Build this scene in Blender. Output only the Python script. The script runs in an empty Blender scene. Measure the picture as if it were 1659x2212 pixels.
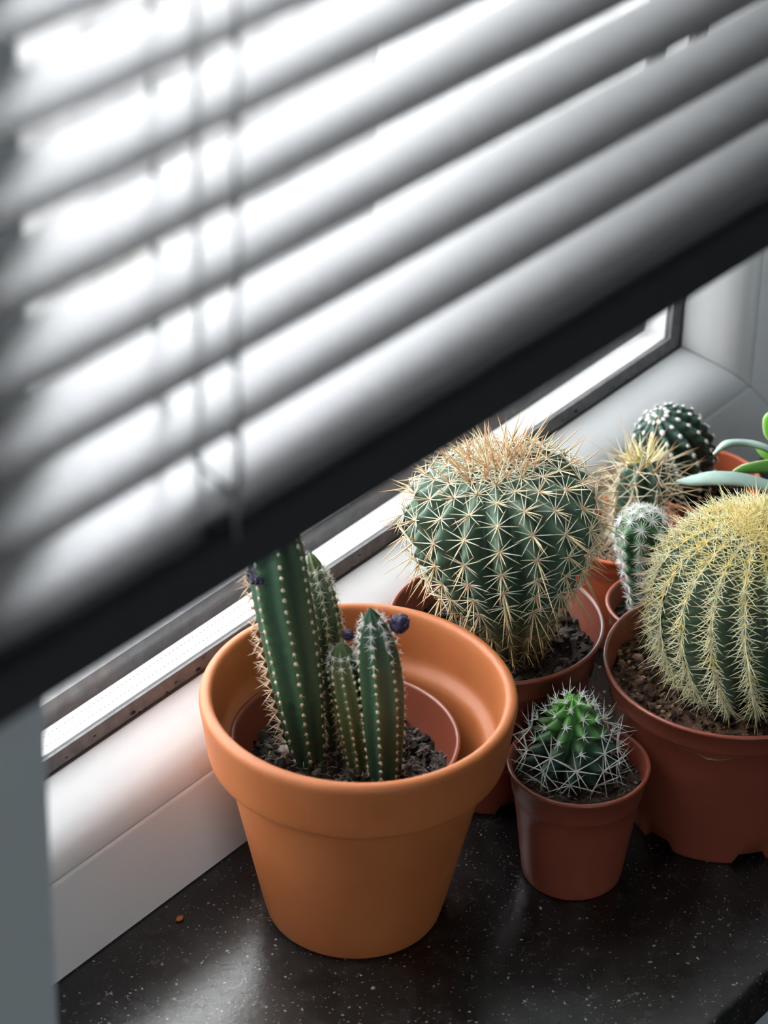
import bpy, bmesh, math, random
import numpy as np
from mathutils import Vector, Matrix, noise

C = bpy.context.scene.collection
rnd = random.Random(7)
PI = math.pi
# ------------------------------------------------------------------ camera
FPX, CX, CY = 6976.0, 829.5, 1106.0
XW = Vector((6470, 4326, -FPX)).normalized()
DW = Vector((-300, -10800, -FPX)); DW = (DW - XW * XW.dot(DW)).normalized()
ZW = -DW; YW = ZW.cross(XW)
R = Matrix((XW, YW, ZW))                      # world = R @ cam


def ray(px, py):
    return R @ (Vector((px - CX, -(py - CY), -FPX)) / FPX)


CAM = -ray(764, 1953) * 1.36


def on(px, py, ax, v):
    r = ray(px, py)
    return CAM + r * ((v - CAM[ax]) / r[ax])


CAMR = Vector((R[0][0], R[1][0], R[2][0]))
VH = Vector((-R[0][2], -R[1][2], 0)).normalized()   # horizontal view direction


def vp(px, py, base, away=0.0):
    """point of the pixel's ray in the upright plane through base"""
    r = ray(px, py)
    t = ((base - CAM).dot(VH) + away) / r.dot(VH)
    return CAM + r * t


cd = bpy.data.cameras.new('camera'); cam = bpy.data.objects.new('camera', cd); C.objects.link(cam)
cam.matrix_world = Matrix.Translation(CAM) @ R.to_4x4()
cd.sensor_fit = 'VERTICAL'; cd.sensor_height = 36; cd.sensor_width = 27
cd.lens = 36 * FPX / 2212
cd.clip_start = .01; cd.clip_end = 500
cd.dof.use_dof = True; cd.dof.focus_distance = 1.37; cd.dof.aperture_fstop = cd.lens / 1000 / .0095
bpy.context.scene.camera = cam
# ------------------------------------------------------------------ world, lights, exposure
w = bpy.data.worlds.new('sky'); bpy.context.scene.world = w; w.use_nodes = True
nt = w.node_tree; bg = nt.nodes['Background']
tc = nt.nodes.new('ShaderNodeTexCoord'); sx = nt.nodes.new('ShaderNodeSeparateXYZ'); rp = nt.nodes.new('ShaderNodeValToRGB')
nt.links.new(tc.outputs['Generated'], sx.inputs[0]); nt.links.new(sx.outputs['Z'], rp.inputs[0]); nt.links.new(rp.outputs[0], bg.inputs[0])
rp.color_ramp.elements[0].position = 0.0; rp.color_ramp.elements[0].color = (.86, .875, .89, 1)
rp.color_ramp.elements[1].position = .6; rp.color_ramp.elements[1].color = (.98, .985, 1, 1)
bg.inputs[1].default_value = 10.3


def area(name, loc, target, size, power, col):
    l = bpy.data.lights.new(name, 'AREA'); l.shape = 'RECTANGLE'; l.size = size[0]; l.size_y = size[1]
    l.energy = power; l.color = col
    o = bpy.data.objects.new(name, l); C.objects.link(o); o.location = loc
    o.rotation_euler = (Vector(target) - Vector(loc)).to_track_quat('-Z', 'Y').to_euler()
    return o


# unseen fill lamp added to brighten the room side, behind and left of the camera
area('room_fill_light', (-1.5, -2.3, 0.65), (-.1, 0, .1), (1.4, 1.3), 15, (.90, .965, 1))
sc = bpy.context.scene
sc.view_settings.view_transform = 'Standard'; sc.view_settings.look = 'None'
sc.view_settings.gamma = 1; sc.view_settings.use_curve_mapping = False
sc.view_settings.exposure = 0.0


# ------------------------------------------------------------------ materials
def mat(name, col, rough=.5, metal=0, col2=None, nscale=40, spec=.5, bump=0, bscale=200, bdist=.0005, coat=0, sss=0, detail=4, lo=.35, hi=.65):
    m = bpy.data.materials.new(name); m.use_nodes = True; n = m.node_tree; p = n.nodes['Principled BSDF']
    p.inputs['Base Color'].default_value = (*col, 1); p.inputs['Roughness'].default_value = rough
    p.inputs['Metallic'].default_value = metal; p.inputs['Specular IOR Level'].default_value = spec
    p.inputs['Coat Weight'].default_value = coat
    if sss:
        p.inputs['Subsurface Weight'].default_value = sss; p.inputs['Subsurface Scale'].default_value = .004
    t = n.nodes.new('ShaderNodeTexCoord')
    if col2:
        a = n.nodes.new('ShaderNodeTexNoise'); a.inputs['Scale'].default_value = nscale; a.inputs['Detail'].default_value = detail
        r = n.nodes.new('ShaderNodeValToRGB'); r.color_ramp.elements[0].position = lo; r.color_ramp.elements[1].position = hi
        r.color_ramp.elements[0].color = (*col, 1); r.color_ramp.elements[1].color = (*col2, 1)
        n.links.new(t.outputs['Object'], a.inputs['Vector']); n.links.new(a.outputs[0], r.inputs[0]); n.links.new(r.outputs[0], p.inputs['Base Color'])
    if bump:
        a = n.nodes.new('ShaderNodeTexNoise'); a.inputs['Scale'].default_value = bscale; a.inputs['Detail'].default_value = 5
        b = n.nodes.new('ShaderNodeBump'); b.inputs['Strength'].default_value = bump; b.inputs['Distance'].default_value = bdist
        n.links.new(t.outputs['Object'], a.inputs['Vector']); n.links.new(a.outputs[0], b.inputs['Height']); n.links.new(b.outputs[0], p.inputs['Normal'])
    return m


def attr_mat(name, rough=.6, sss=0, spec=.4, nscale=900, amt=.25, bump=.3, bscale=600):
    """colour from the 'col' attribute, broken up by fine noise"""
    m = mat(name, (.5, .5, .5), rough, spec=spec, bump=bump, bscale=bscale, bdist=.0004, sss=sss)
    n = m.node_tree; p = n.nodes['Principled BSDF']
    a = n.nodes.new('ShaderNodeAttribute'); a.attribute_name = 'col'
    z = n.nodes.new('ShaderNodeTexNoise'); z.inputs['Scale'].default_value = nscale
    t = n.nodes.new('ShaderNodeTexCoord'); n.links.new(t.outputs['Object'], z.inputs['Vector'])
    mr = n.nodes.new('ShaderNodeMapRange'); mr.inputs['To Min'].default_value = 1 - amt; mr.inputs['To Max'].default_value = 1 + amt
    n.links.new(z.outputs[0], mr.inputs[0])
    v = n.nodes.new('ShaderNodeVectorMath'); v.operation = 'SCALE'
    n.links.new(a.outputs['Color'], v.inputs[0]); n.links.new(mr.outputs[0], v.inputs['Scale']); n.links.new(v.outputs[0], p.inputs['Base Color'])
    return m


def spine_mat(name, base, mid, tip):
    m = mat(name, base, .45, spec=.4); n = m.node_tree; p = n.nodes['Principled BSDF']
    a = n.nodes.new('ShaderNodeAttribute'); a.attribute_name = 't'
    r = n.nodes.new('ShaderNodeValToRGB'); e = r.color_ramp.elements
    e[0].position = 0; e[0].color = (*base, 1); e[1].position = 1; e[1].color = (*tip, 1)
    x = e.new(.3); x.color = (*mid, 1)
    n.links.new(a.outputs['Fac'], r.inputs[0]); n.links.new(r.outputs[0], p.inputs['Base Color'])
    # thin spines let some light through
    p.inputs['Subsurface Weight'].default_value = .15; p.inputs['Subsurface Scale'].default_value = .001
    return m


M = {}
M['terracotta'] = mat('terracotta', (.41, .120, .033), .52, col2=(.47, .150, .046), nscale=22, bump=.12, bscale=900, spec=.5)
M['plastic'] = mat('brown_plastic', (.21, .050, .028), .34, col2=(.25, .062, .035), nscale=15, spec=.6)
M['plastic_backlit'] = mat('backlit_plastic', (.50, .11, .045), .42, col2=(.56, .135, .058), nscale=15, spec=.45)  # back pots: glow of window light through the plastic, put into the colour
M['pvc'] = mat('white_pvc', (.80, .81, .82), .22, col2=(.75, .765, .78), nscale=6, spec=.5, bump=.02, bscale=60)
M['gasket'] = mat('grey_gasket', (.20, .20, .21), .6, col2=(.13, .13, .14), nscale=180)
M['dark_gasket'] = mat('dark_gasket', (.03, .03, .032), .6)
M['alu'] = mat('spacer_aluminium', (.88, .88, .88), .5, col2=(.82, .82, .82), nscale=120)
M['dark'] = mat('dark_gap', (.02, .018, .017), .8)
M['wall'] = mat('grey_wall', (.48, .53, .545), .8, col2=(.51, .56, .575), nscale=10, bump=.1, bscale=120)
M['room'] = mat('room_wall', (.30, .31, .32), .9, col2=(.34, .35, .36), nscale=2)
M['floor'] = mat('room_floor', (.12, .10, .09), .6, col2=(.16, .13, .11), nscale=3)
M['render'] = mat('white_render', (.62, .62, .62), .9, col2=(.50, .50, .50), nscale=60, bump=.3, bscale=150)
M['ledge'] = mat('outside_ledge', (.085, .098, .102), .6, col2=(.14, .155, .16), nscale=14, bump=.2, bscale=60)
M['slat'] = mat('slat_paint', (.155, .157, .163), .39, metal=.85, col2=(.17, .172, .178), nscale=30, spec=.6)
M['rail'] = mat('rail_black', (.04, .041, .046), .5, spec=.2)
M['cord'] = mat('cord_grey', (.22, .22, .22), .8)
M['body'] = attr_mat('cactus_skin', .5, spec=.45, amt=.2)
M['soil'] = attr_mat('potting_soil', .95, spec=.15, nscale=1400, amt=.6, bump=.8, bscale=900)
M['leaf'] = attr_mat('succulent_leaf', .38, spec=.5, sss=.2, nscale=250, amt=.1, bump=.1)
M['wool'] = mat('areole_wool', (.72, .66, .55), .9, col2=(.50, .40, .30), nscale=900)
M['wool_white'] = mat('areole_wool_white', (.82, .80, .76), .9, col2=(.62, .56, .52), nscale=700)
M['bud'] = mat('purple_bud', (.010, .007, .022), .6, col2=(.032, .018, .085), nscale=500, bump=.8, bscale=1200, bdist=.001)
M['sp_straw'] = spine_mat('spine_straw', (.45, .22, .09), (.72, .62, .38), (.55, .30, .16))
M['sp_pale'] = spine_mat('spine_pale', (.55, .40, .25), (.80, .78, .62), (.70, .62, .42))
M['sp_rust'] = spine_mat('spine_rust', (.42, .14, .06), (.58, .25, .12), (.60, .30, .18))
M['sp_gold'] = spine_mat('spine_gold', (.72, .54, .13), (.82, .70, .28), (.78, .66, .34))
M['wool_gold'] = mat('areole_wool_gold', (.80, .66, .30), .9, col2=(.62, .48, .20), nscale=800)
M['sp_cream'] = spine_mat('spine_cream', (.70, .60, .34), (.80, .78, .55), (.75, .70, .45))
M['sp_white'] = spine_mat('spine_white', (.80, .80, .78), (.86, .87, .85), (.78, .76, .72))
M['sp_olive'] = spine_mat('spine_olive', (.20, .15, .06), (.38, .32, .15), (.34, .25, .12))
M['sp_tan'] = spine_mat('spine_tan', (.45, .28, .17), (.72, .55, .40), (.65, .48, .34))
M['pebble'] = mat('pebble', (.62, .60, .56), .7, col2=(.45, .43, .40), nscale=300)
M['straw'] = mat('dry_root', (.36, .27, .19), .9, col2=(.5, .40, .30), nscale=300)


def glass():
    m = bpy.data.materials.new('window_glass'); m.use_nodes = True; n = m.node_tree; n.nodes.clear()
    o = n.nodes.new('ShaderNodeOutputMaterial'); mx = n.nodes.new('ShaderNodeMixShader')
    tr = n.nodes.new('ShaderNodeBsdfTransparent'); tr.inputs[0].default_value = (.982, .985, .984, 1)
    gl = n.nodes.new('ShaderNodeBsdfGlossy'); gl.inputs['Roughness'].default_value = .01
    lw = n.nodes.new('ShaderNodeLayerWeight'); lw.inputs[0].default_value = .5     # Schlick: .04 + .96 * facing^5
    pw = n.nodes.new('ShaderNodeMath'); pw.operation = 'POWER'; pw.inputs[1].default_value = 5; n.links.new(lw.outputs['Facing'], pw.inputs[0])
    fr = n.nodes.new('ShaderNodeMath'); fr.operation = 'MULTIPLY_ADD'; fr.inputs[1].default_value = .96; fr.inputs[2].default_value = .04; n.links.new(pw.outputs[0], fr.inputs[0])
    n.links.new(fr.outputs[0], mx.inputs[0]); n.links.new(tr.outputs[0], mx.inputs[1]); n.links.new(gl.outputs[0], mx.inputs[2]); n.links.new(mx.outputs[0], o.inputs[0])
    return m


M['glass'] = glass()


def stone():
    m = mat('black_stone', (.01, .01, .01), .28, spec=.6); n = m.node_tree; p = n.nodes['Principled BSDF']; L = n.links.new
    t = n.nodes.new('ShaderNodeTexCoord')

    def nz(scale, detail=4, dist=0):
        a = n.nodes.new('ShaderNodeTexNoise'); a.inputs['Scale'].default_value = scale; a.inputs['Detail'].default_value = detail; a.inputs['Distortion'].default_value = dist
        L(t.outputs['Object'], a.inputs['Vector']); return a

    def ramp(src, p0, p1, c0, c1):
        r = n.nodes.new('ShaderNodeValToRGB'); r.color_ramp.elements[0].position = p0; r.color_ramp.elements[1].position = p1
        r.color_ramp.elements[0].color = (c0, c0, c0, 1); r.color_ramp.elements[1].color = (c1, c1, c1, 1); L(src, r.inputs[0]); return r

    def mixc(f, a, b):
        x = n.nodes.new('ShaderNodeMix'); x.data_type = 'RGBA'; L(f, x.inputs['Factor']); L(a, x.inputs['A'])
        if isinstance(b, tuple): x.inputs['B'].default_value = (*b, 1)
        else: L(b, x.inputs['B'])
        return x.outputs['Result']

    base = ramp(nz(28, 6).outputs[0], .35, .75, .006, .022)
    out = base.outputs[0]
    # cloudy fossil patches
    a = ramp(nz(110, 10, .4).outputs[0], .50, .80, 0, .60)
    out = mixc(a.outputs[0], out, (.040, .039, .037))
    # small pale flecks of three sizes, only some voronoi cells carry one
    for sc_, th, dens, col in ((760, .30, .80, (.26, .26, .25)), (380, .26, .84, (.36, .36, .35)), (170, .17, .84, (.30, .295, .28)), (70, .10, .86, (.42, .40, .34)), (34, .085, .80, (.20, .19, .16))):
        v = n.nodes.new('ShaderNodeTexVoronoi'); v.inputs['Scale'].default_value = sc_
        mp = n.nodes.new('ShaderNodeVectorMath'); mp.operation = 'ADD'; q = nz(sc_ * .8, 2)
        s = n.nodes.new('ShaderNodeVectorMath'); s.operation = 'SCALE'; s.inputs['Scale'].default_value = .9 / sc_ * 1.2
        L(q.outputs[1], s.inputs[0]); L(t.outputs['Object'], mp.inputs[0]); L(s.outputs[0], mp.inputs[1]); L(mp.outputs[0], v.inputs['Vector'])
        d = ramp(v.outputs['Distance'], th * .55, th, 1, 0)
        sp = n.nodes.new('ShaderNodeSeparateColor'); L(v.outputs['Color'], sp.inputs[0])
        g = n.nodes.new('ShaderNodeMath'); g.operation = 'GREATER_THAN'; g.inputs[1].default_value = dens; L(sp.outputs[0], g.inputs[0])
        mu = n.nodes.new('ShaderNodeMath'); mu.operation = 'MULTIPLY'; L(d.outputs[0], mu.inputs[0]); L(g.outputs[0], mu.inputs[1])
        m2 = n.nodes.new('ShaderNodeMath'); m2.operation = 'MULTIPLY'; L(mu.outputs[0], m2.inputs[0]); L(sp.outputs[1], m2.inputs[1])
        out = mixc(m2.outputs[0], out, col)
    # thin curved veins of shell
    wv = nz(22, 3, 1.2); ab = n.nodes.new('ShaderNodeMath'); ab.operation = 'SUBTRACT'; ab.inputs[1].default_value = .5; L(wv.outputs[0], ab.inputs[0])
    a2 = n.nodes.new('ShaderNodeMath'); a2.operation = 'ABSOLUTE'; L(ab.outputs[0], a2.inputs[0])
    vr = ramp(a2.outputs[0], .001, .004, .6, 0); gate = ramp(nz(35, 2).outputs[0], .56, .62, 0, 1)
    mu = n.nodes.new('ShaderNodeMath'); mu.operation = 'MULTIPLY'; L(vr.outputs[0], mu.inputs[0]); L(gate.outputs[0], mu.inputs[1])
    out = mixc(mu.outputs[0], out, (.14, .14, .135))
    L(out, p.inputs['Base Color'])
    rr = ramp(nz(240, 8).outputs[0], .35, .7, .20, .29); L(rr.outputs[0], p.inputs['Roughness'])
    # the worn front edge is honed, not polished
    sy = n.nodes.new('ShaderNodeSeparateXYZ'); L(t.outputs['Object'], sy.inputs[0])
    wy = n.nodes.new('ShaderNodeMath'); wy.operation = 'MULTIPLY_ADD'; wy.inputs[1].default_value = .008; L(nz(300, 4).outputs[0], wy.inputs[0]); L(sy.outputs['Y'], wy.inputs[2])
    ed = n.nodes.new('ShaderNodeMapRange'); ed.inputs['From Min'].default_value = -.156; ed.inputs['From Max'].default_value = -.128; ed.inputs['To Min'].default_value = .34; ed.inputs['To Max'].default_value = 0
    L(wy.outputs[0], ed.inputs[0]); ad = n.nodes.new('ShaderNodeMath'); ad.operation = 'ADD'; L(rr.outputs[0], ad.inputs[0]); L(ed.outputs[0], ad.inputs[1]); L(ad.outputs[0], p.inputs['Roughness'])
    b = n.nodes.new('ShaderNodeBump'); b.inputs['Strength'].default_value = .12; b.inputs['Distance'].default_value = .0006
    L(nz(420, 6).outputs[0], b.inputs['Height']); L(b.outputs[0], p.inputs['Normal'])
    return m


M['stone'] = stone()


# ------------------------------------------------------------------ helpers
def mk(name, verts, faces, m, parent=None, smooth=False, kind=None, cols=None, ts=None):
    me = bpy.data.meshes.new(name)
    me.from_pydata([tuple(v) for v in verts], [], [tuple(f) for f in faces]); me.update()
    if smooth: me.polygons.foreach_set('use_smooth', [True] * len(me.polygons))
    if cols is not None:
        a = me.attributes.new('col', 'FLOAT_COLOR', 'POINT')
        c = np.ones((len(verts), 4), np.float32); c[:, :3] = np.asarray(cols, np.float32); a.data.foreach_set('color', c.ravel())
    if ts is not None:
        a = me.attributes.new('t', 'FLOAT', 'POINT'); a.data.foreach_set('value', np.asarray(ts, np.float32))
    me.materials.append(m)
    o = bpy.data.objects.new(name, me); C.objects.link(o)
    if parent: o.parent = parent
    if kind: o['kind'] = kind
    return o


class B:
    def __init__(s): s.v = []; s.f = []; s.c = []; s.t = []

    def add(s, v, f, c=None, t=None):
        k = len(s.v); s.v += [tuple(x) for x in v]; s.f += [tuple(i + k for i in q) for q in f]
        if c is not None: s.c += [c] * len(v) if not isinstance(c, list) else c
        if t is not None: s.t += list(t)

    def obj(s, name, m, parent=None, smooth=False, kind=None):
        return mk(name, s.v, s.f, m, parent, smooth, kind, s.c or None, s.t or None)


def box(x0, x1, y0, y1, z0, z1):
    v = [(x, y, z) for z in (z0, z1) for y in (y0, y1) for x in (x0, x1)]
    return v, [(0, 2, 3, 1), (4, 5, 7, 6), (0, 1, 5, 4), (2, 6, 7, 3), (0, 4, 6, 2), (1, 3, 7, 5)]


def boxo(name, b, m, parent=None, kind=None, bev=0):
    o = mk(name, *box(*b), m, parent, kind=kind)
    if bev:
        d = o.modifiers.new('bevel', 'BEVEL'); d.width = bev; d.segments = 3
        o.data.polygons.foreach_set('use_smooth', [True] * 6)
        d.harden_normals = False
    return o


def lathe(prof, n=96, zfun=None, wob=0):
    v = []; f = []
    for i, (r, z) in enumerate(prof):
        for k in range(n):
            a = 2 * PI * k / n
            zz = z if zfun is None else zfun(i, a, z)
            v.append((r * math.cos(a), r * math.sin(a), zz))
    for i in range(len(prof) - 1):
        for k in range(n):
            a, b = i * n + k, i * n + (k + 1) % n
            f.append((a, b, b + n, a + n))
    return v, f


def thing(name, label, cat, loc, group=None):
    o = bpy.data.objects.new(name, None); C.objects.link(o); o.location = loc; o.empty_display_size = .02
    o['label'] = label; o['category'] = cat
    if group: o['group'] = group
    return o


def tube(pts, r, n=8, r2=None):
    pts = [Vector(p) for p in pts]; v = []; f = []
    for i, p in enumerate(pts):
        d = (pts[min(i + 1, len(pts) - 1)] - pts[max(i - 1, 0)]).normalized()
        a = d.orthogonal().normalized() if i == 0 else (pa - d * pa.dot(d)).normalized()
        pa = a; b = d.cross(a)
        rr = r if r2 is None else r + (r2 - r) * i / (len(pts) - 1)
        for k in range(n):
            t = 2 * PI * k / n; v.append(p + (a * math.cos(t) + b * math.sin(t)) * rr)
    for i in range(len(pts) - 1):
        for k in range(n):
            q, w_ = i * n + k, i * n + (k + 1) % n; f.append((q, w_, w_ + n, q + n))
    f.append(tuple(range(n - 1, -1, -1))); f.append(tuple(range((len(pts) - 1) * n, len(pts) * n)))
    return v, f


def catmull(pts, m=24):
    pts = [np.array(p, float) for p in pts]; P = [2 * pts[0] - pts[1]] + pts + [2 * pts[-1] - pts[-2]]
    out = []
    for i in range(1, len(P) - 2):
        for k in range(m):
            t = k / m; a, b, c, d = P[i - 1], P[i], P[i + 1], P[i + 2]
            out.append(.5 * (2 * b + (c - a) * t + (2 * a - 5 * b + 4 * c - d) * t * t + (3 * b - a - 3 * c + d) * t ** 3))
    out.append(pts[-1]); return np.array(out)


# ------------------------------------------------------------------ the setting
FY = .0612          # room-side face of the window frame
JZ = .0515          # joint between frame and bead
GY, GZ = .091, .073  # where the bead meets the glass gasket
WX0, WX1 = -.385, .395   # bead outline (inner edge of the flat frame face)
WZ1 = 1.25
WALLY = -.135; WEDGE = on(97, 1583, 1, -.135)[0]; EXTY = .31
RX1 = WX1 + JZ
wm = M['wall']


def struct(o): o['kind'] = 'structure'; return o


struct(boxo('wall_left', (-2.6, WEDGE, WALLY, .115, -.9, 1.7), wm))
struct(boxo('wall_right', (RX1, 2.6, WALLY, .115, -.9, 1.7), wm))
struct(boxo('wall_below', (WEDGE, RX1, WALLY, .115, -.9, -.026), wm))
struct(boxo('wall_above', (WEDGE, RX1, WALLY, .115, WZ1 + .05, 1.7), wm))
# outer leaf of the wall, white render, with the outside reveals
ER = .402
struct(boxo('wall_outer_left', (-2.6, -.40, .117, EXTY, -.9, 1.7), M['render']))
struct(boxo('wall_outer_right', (ER, 2.6, .117, EXTY, -.9, 1.7), M['render']))
struct(boxo('wall_outer_above', (-.40, ER, .117, EXTY, WZ1 + .02, 1.7), M['render']))
struct(boxo('wall_outer_below', (-.40, ER, .122, EXTY, -.9, .02), M['render']))
v, f = box(-.40, ER, .122, .335, .022, .05)
v = [(x, y, z - (y - .122) * .06) for x, y, z in v]
struct(mk('trim_1', v, f, M['ledge']))
struct(boxo('wall_back', (-2.6, 2.6, -3.1, -3.0, -.9, 1.7), M['room']))
struct(boxo('wall_side_left', (-2.7, -2.6, -3.1, .115, -.9, 1.7), M['room']))
struct(boxo('wall_side_right', (2.6, 2.7, -3.1, .115, -.9, 1.7), M['room']))
struct(boxo('floor', (-2.6, 2.6, -3.0, .115, -1.0, -.9), M['floor']))
struct(boxo('ceiling', (-2.6, 2.6, -3.0, .115, 1.7, 1.8), M['room']))
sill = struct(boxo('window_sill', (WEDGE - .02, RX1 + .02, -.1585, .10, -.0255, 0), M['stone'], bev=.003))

# window: frame, bead, gaskets, panes, spacer
win = bpy.data.objects.new('window_1', None); C.objects.link(win); win['kind'] = 'structure'


def member(name, prof, side, m, gap=.0003, smooth=False, parent=win):
    """prof: (inset from bead outline outward(+)/inward(-), y); mitred against its neighbours"""
    v = []; n = len(prof)
    for end in (0, 1):
        for (o_, y) in prof:
            x0, x1, z0, z1 = WX0 - o_, WX1 + o_, JZ - o_, WZ1 - JZ + o_
            g = gap
            if side == 'b': v.append(((x0 + g, x1 - g)[end], y, z0))
            if side == 't': v.append(((x1 - g, x0 + g)[end], y, z1))
            if side == 'r': v.append((x1, y, (z0 + g, z1 - g)[end]))
            if side == 'l': v.append((x0, y, (z1 - g, z0 + g)[end]))
    f = [(i, (i + 1) % n, n + (i + 1) % n, n + i) for i in range(n)] + [tuple(range(n - 1, -1, -1)), tuple(range(n, 2 * n))]
    return mk(name, v, f, m, parent, smooth)


frame_prof = [(JZ - .0002, .1145), (JZ - .0002, FY + .0006), (JZ - .0008, FY), (.0022, FY), (.0012, FY + .0002), (.0006, FY + .0012), (.0006, .1145)]
bead_c = [(0, .078), (0, FY + .002), (-.0004, FY + .0010), (-.0012, FY + .0008), (-.006, FY + .0018), (-.0105, FY + .0052), (-.0145, FY + .0110), (-.0178, FY + .0180), (-.0202, FY + .0252), (-.0214, GY - .0008), (-.0215, GY), (-.0200, GY + .0015), (-.005, GY + .0015)]
for s in 'brtl':
    member('frame_profile', frame_prof, s, M['pvc'])
    o = member('glazing_bead', bead_c, s, M['pvc'], smooth=True)
    md = o.modifiers.new('en', 'EDGE_SPLIT'); md.split_angle = .6
    member('gasket', [(-.018, GY + .0006), (-.0218, GY + .0006), (-.0285, GY + .0022), (-.0285, GY + .0034), (-.018, GY + .0034)], s, M['gasket'], gap=0)
    member('gasket_lip', [(-.0212, GY - .0002), (-.0224, GY - .0002), (-.0224, GY + .0010), (-.0212, GY + .0010)], s, M['dark_gasket'], gap=0)
    member('spacer_bar', [(-.018, GY + .0078), (-.0252, GY + .0078), (-.0254, GY + .0082), (-.0254, GY + .0195), (-.0252, GY + .020), (-.018, GY + .020)], s, M['alu'], gap=0)
    member('outer_gasket', [(-.018, GY + .0235), (-.034, GY + .0235), (-.034, GY + .0255), (-.018, GY + .0255)], s, M['gasket'], gap=0)
    member('outer_frame', [(-.018, GY + .0256), (-.028, GY + .0256), (-.024, GY + .030), (.0, GY + .0305)], s, M['pvc'], gap=0)
# perforations along the bottom and right spacer
b = B()
for i in range(300):
    x = WX0 + .03 + i * .0025
    if x > WX1 - .03: break
    b.add(*tube([(x, GY + .0115, JZ + .0254), (x, GY + .0115, JZ + .02555)], .00035, 6))
    b.add(*tube([(x + .0012, GY + .0165, JZ + .0254), (x + .0012, GY + .0165, JZ + .02555)], .00028, 6))
b.obj('spacer_holes', M['gasket'], win, kind='stuff')
for y in (GY + .0036, GY + .0202):
    boxo('glass_pane', (WX0 + .016, WX1 - .016, y, y + .0032, JZ + .016, WZ1 - JZ - .016), M['glass'], win)
# dirt crumbs in the gasket groove
b = B()
for i in range(46):
    x = rnd.uniform(WX0 + .1, WX1 - .03); r = rnd.choice((.0005, .0006, .0011))
    z = JZ + .0222 + rnd.uniform(0, .005); y = GY + .0004 + (z - JZ - .0222) * .3
    pts, fs = lathe([(.0001, -r), (r, -.2 * r), (r * .7, r), (.0001, r * 1.2)], 6); b.add([(x + p[0] * 1.6, y + p[1] * .5, z + p[2] * .6) for p in pts], fs)
b.obj('gasket_dirt', M['dark'], win, kind='stuff')

# outside: paving far below, neighbour's pale rendered wall, brick wall with tiled roof
struct(boxo('ground_outside', (-60, 90, .36, 90, -3.3, -3.2), mat('pale_paving', (.075, .077, .08), .9, col2=(.13, .13, .132), nscale=.35, detail=9)))
m_pl = mat('weathered_render', (.14, .14, .142), .9, col2=(.25, .25, .252), nscale=5, detail=10, lo=.42, hi=.58)
# ------------------------------------------------------------------ venetian blind
BY = -.190
blind = thing('venetian_blind', 'half lowered grey metal venetian blind hanging in front of the window', 'blind', (0, BY, .80))
BX0, BX1 = -.47, .56
TILT = math.radians(1.25)
CORDX = -.313


def bz(x, z): return z - (x + .2) * math.tan(TILT)


def slat_mesh():
    ns = 10; W = .0125; th = .00028; v = []
    top = []
    for k in range(ns + 1):
        y = -W + 2 * W * k / ns; top.append((y, .0012 * (1 - (y / W) ** 2)))
    sec = top + [(y, z - th) for y, z in reversed(top)]
    n = len(sec)
    for x in (BX0, BX1):
        v += [(x, y, z) for y, z in sec]
    f = [(i, (i + 1) % n, n + (i + 1) % n, n + i) for i in range(n)] + [tuple(range(n - 1, -1, -1)), tuple(range(n, 2 * n))]
    return v, f


sv, sf = slat_mesh()
s0 = mk('slat', sv, sf, M['slat'], blind, smooth=True)
md = s0.modifiers.new('es', 'EDGE_SPLIT'); md.split_angle = .7
PITCH = .02135; SZ0 = .4352
NSL = 38
for i in range(NSL):
    o = s0 if i == 0 else s0.copy()
    if i: C.objects.link(o); o.parent = blind
    z = SZ0 + i * PITCH
    o.location = (0, rnd.uniform(-.0004, .0004), z - .80 - .2 * math.tan(TILT))
    o.rotation_euler = (math.radians(-1 + rnd.uniform(-.5, .5)), TILT + rnd.uniform(-.0008, .0008), 0)
# bottom rail: rounded box section
sec = []
for cy, cz, a0 in ((.0105, .0045, 0), (-.0105 + .003, .0015 + .0, 90), (-.0110, -.0060, 180), (.0110, -.0060, 270)):
    r = {0: .002, 90: .005, 180: .0022, 270: .0015}[a0]
    for k in range(6):
        a = math.radians(a0 + 90 * k / 5); sec.append((cy + r * math.cos(a), cz + r * math.sin(a)))
n = len(sec); v = [(x, y, z) for x in (BX0, BX1) for y, z in sec]
f = [(i, (i + 1) % n, n + (i + 1) % n, n + i) for i in range(n)] + [tuple(range(n - 1, -1, -1)), tuple(range(n, 2 * n))]
rail = mk('bottom_rail', v, f, M['rail'], blind, smooth=True)
rail.location = (0, 0, .4182 - .80 - .2 * math.tan(TILT)); rail.rotation_euler = (0, TILT + .005, 0)
md = rail.modifiers.new('es', 'EDGE_SPLIT'); md.split_angle = .9
top_z = SZ0 + NSL * PITCH - .80
boxo('head_rail', (BX0, BX1, -.014, .014, top_z, top_z + .028), M['slat'], blind, bev=.002)
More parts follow.
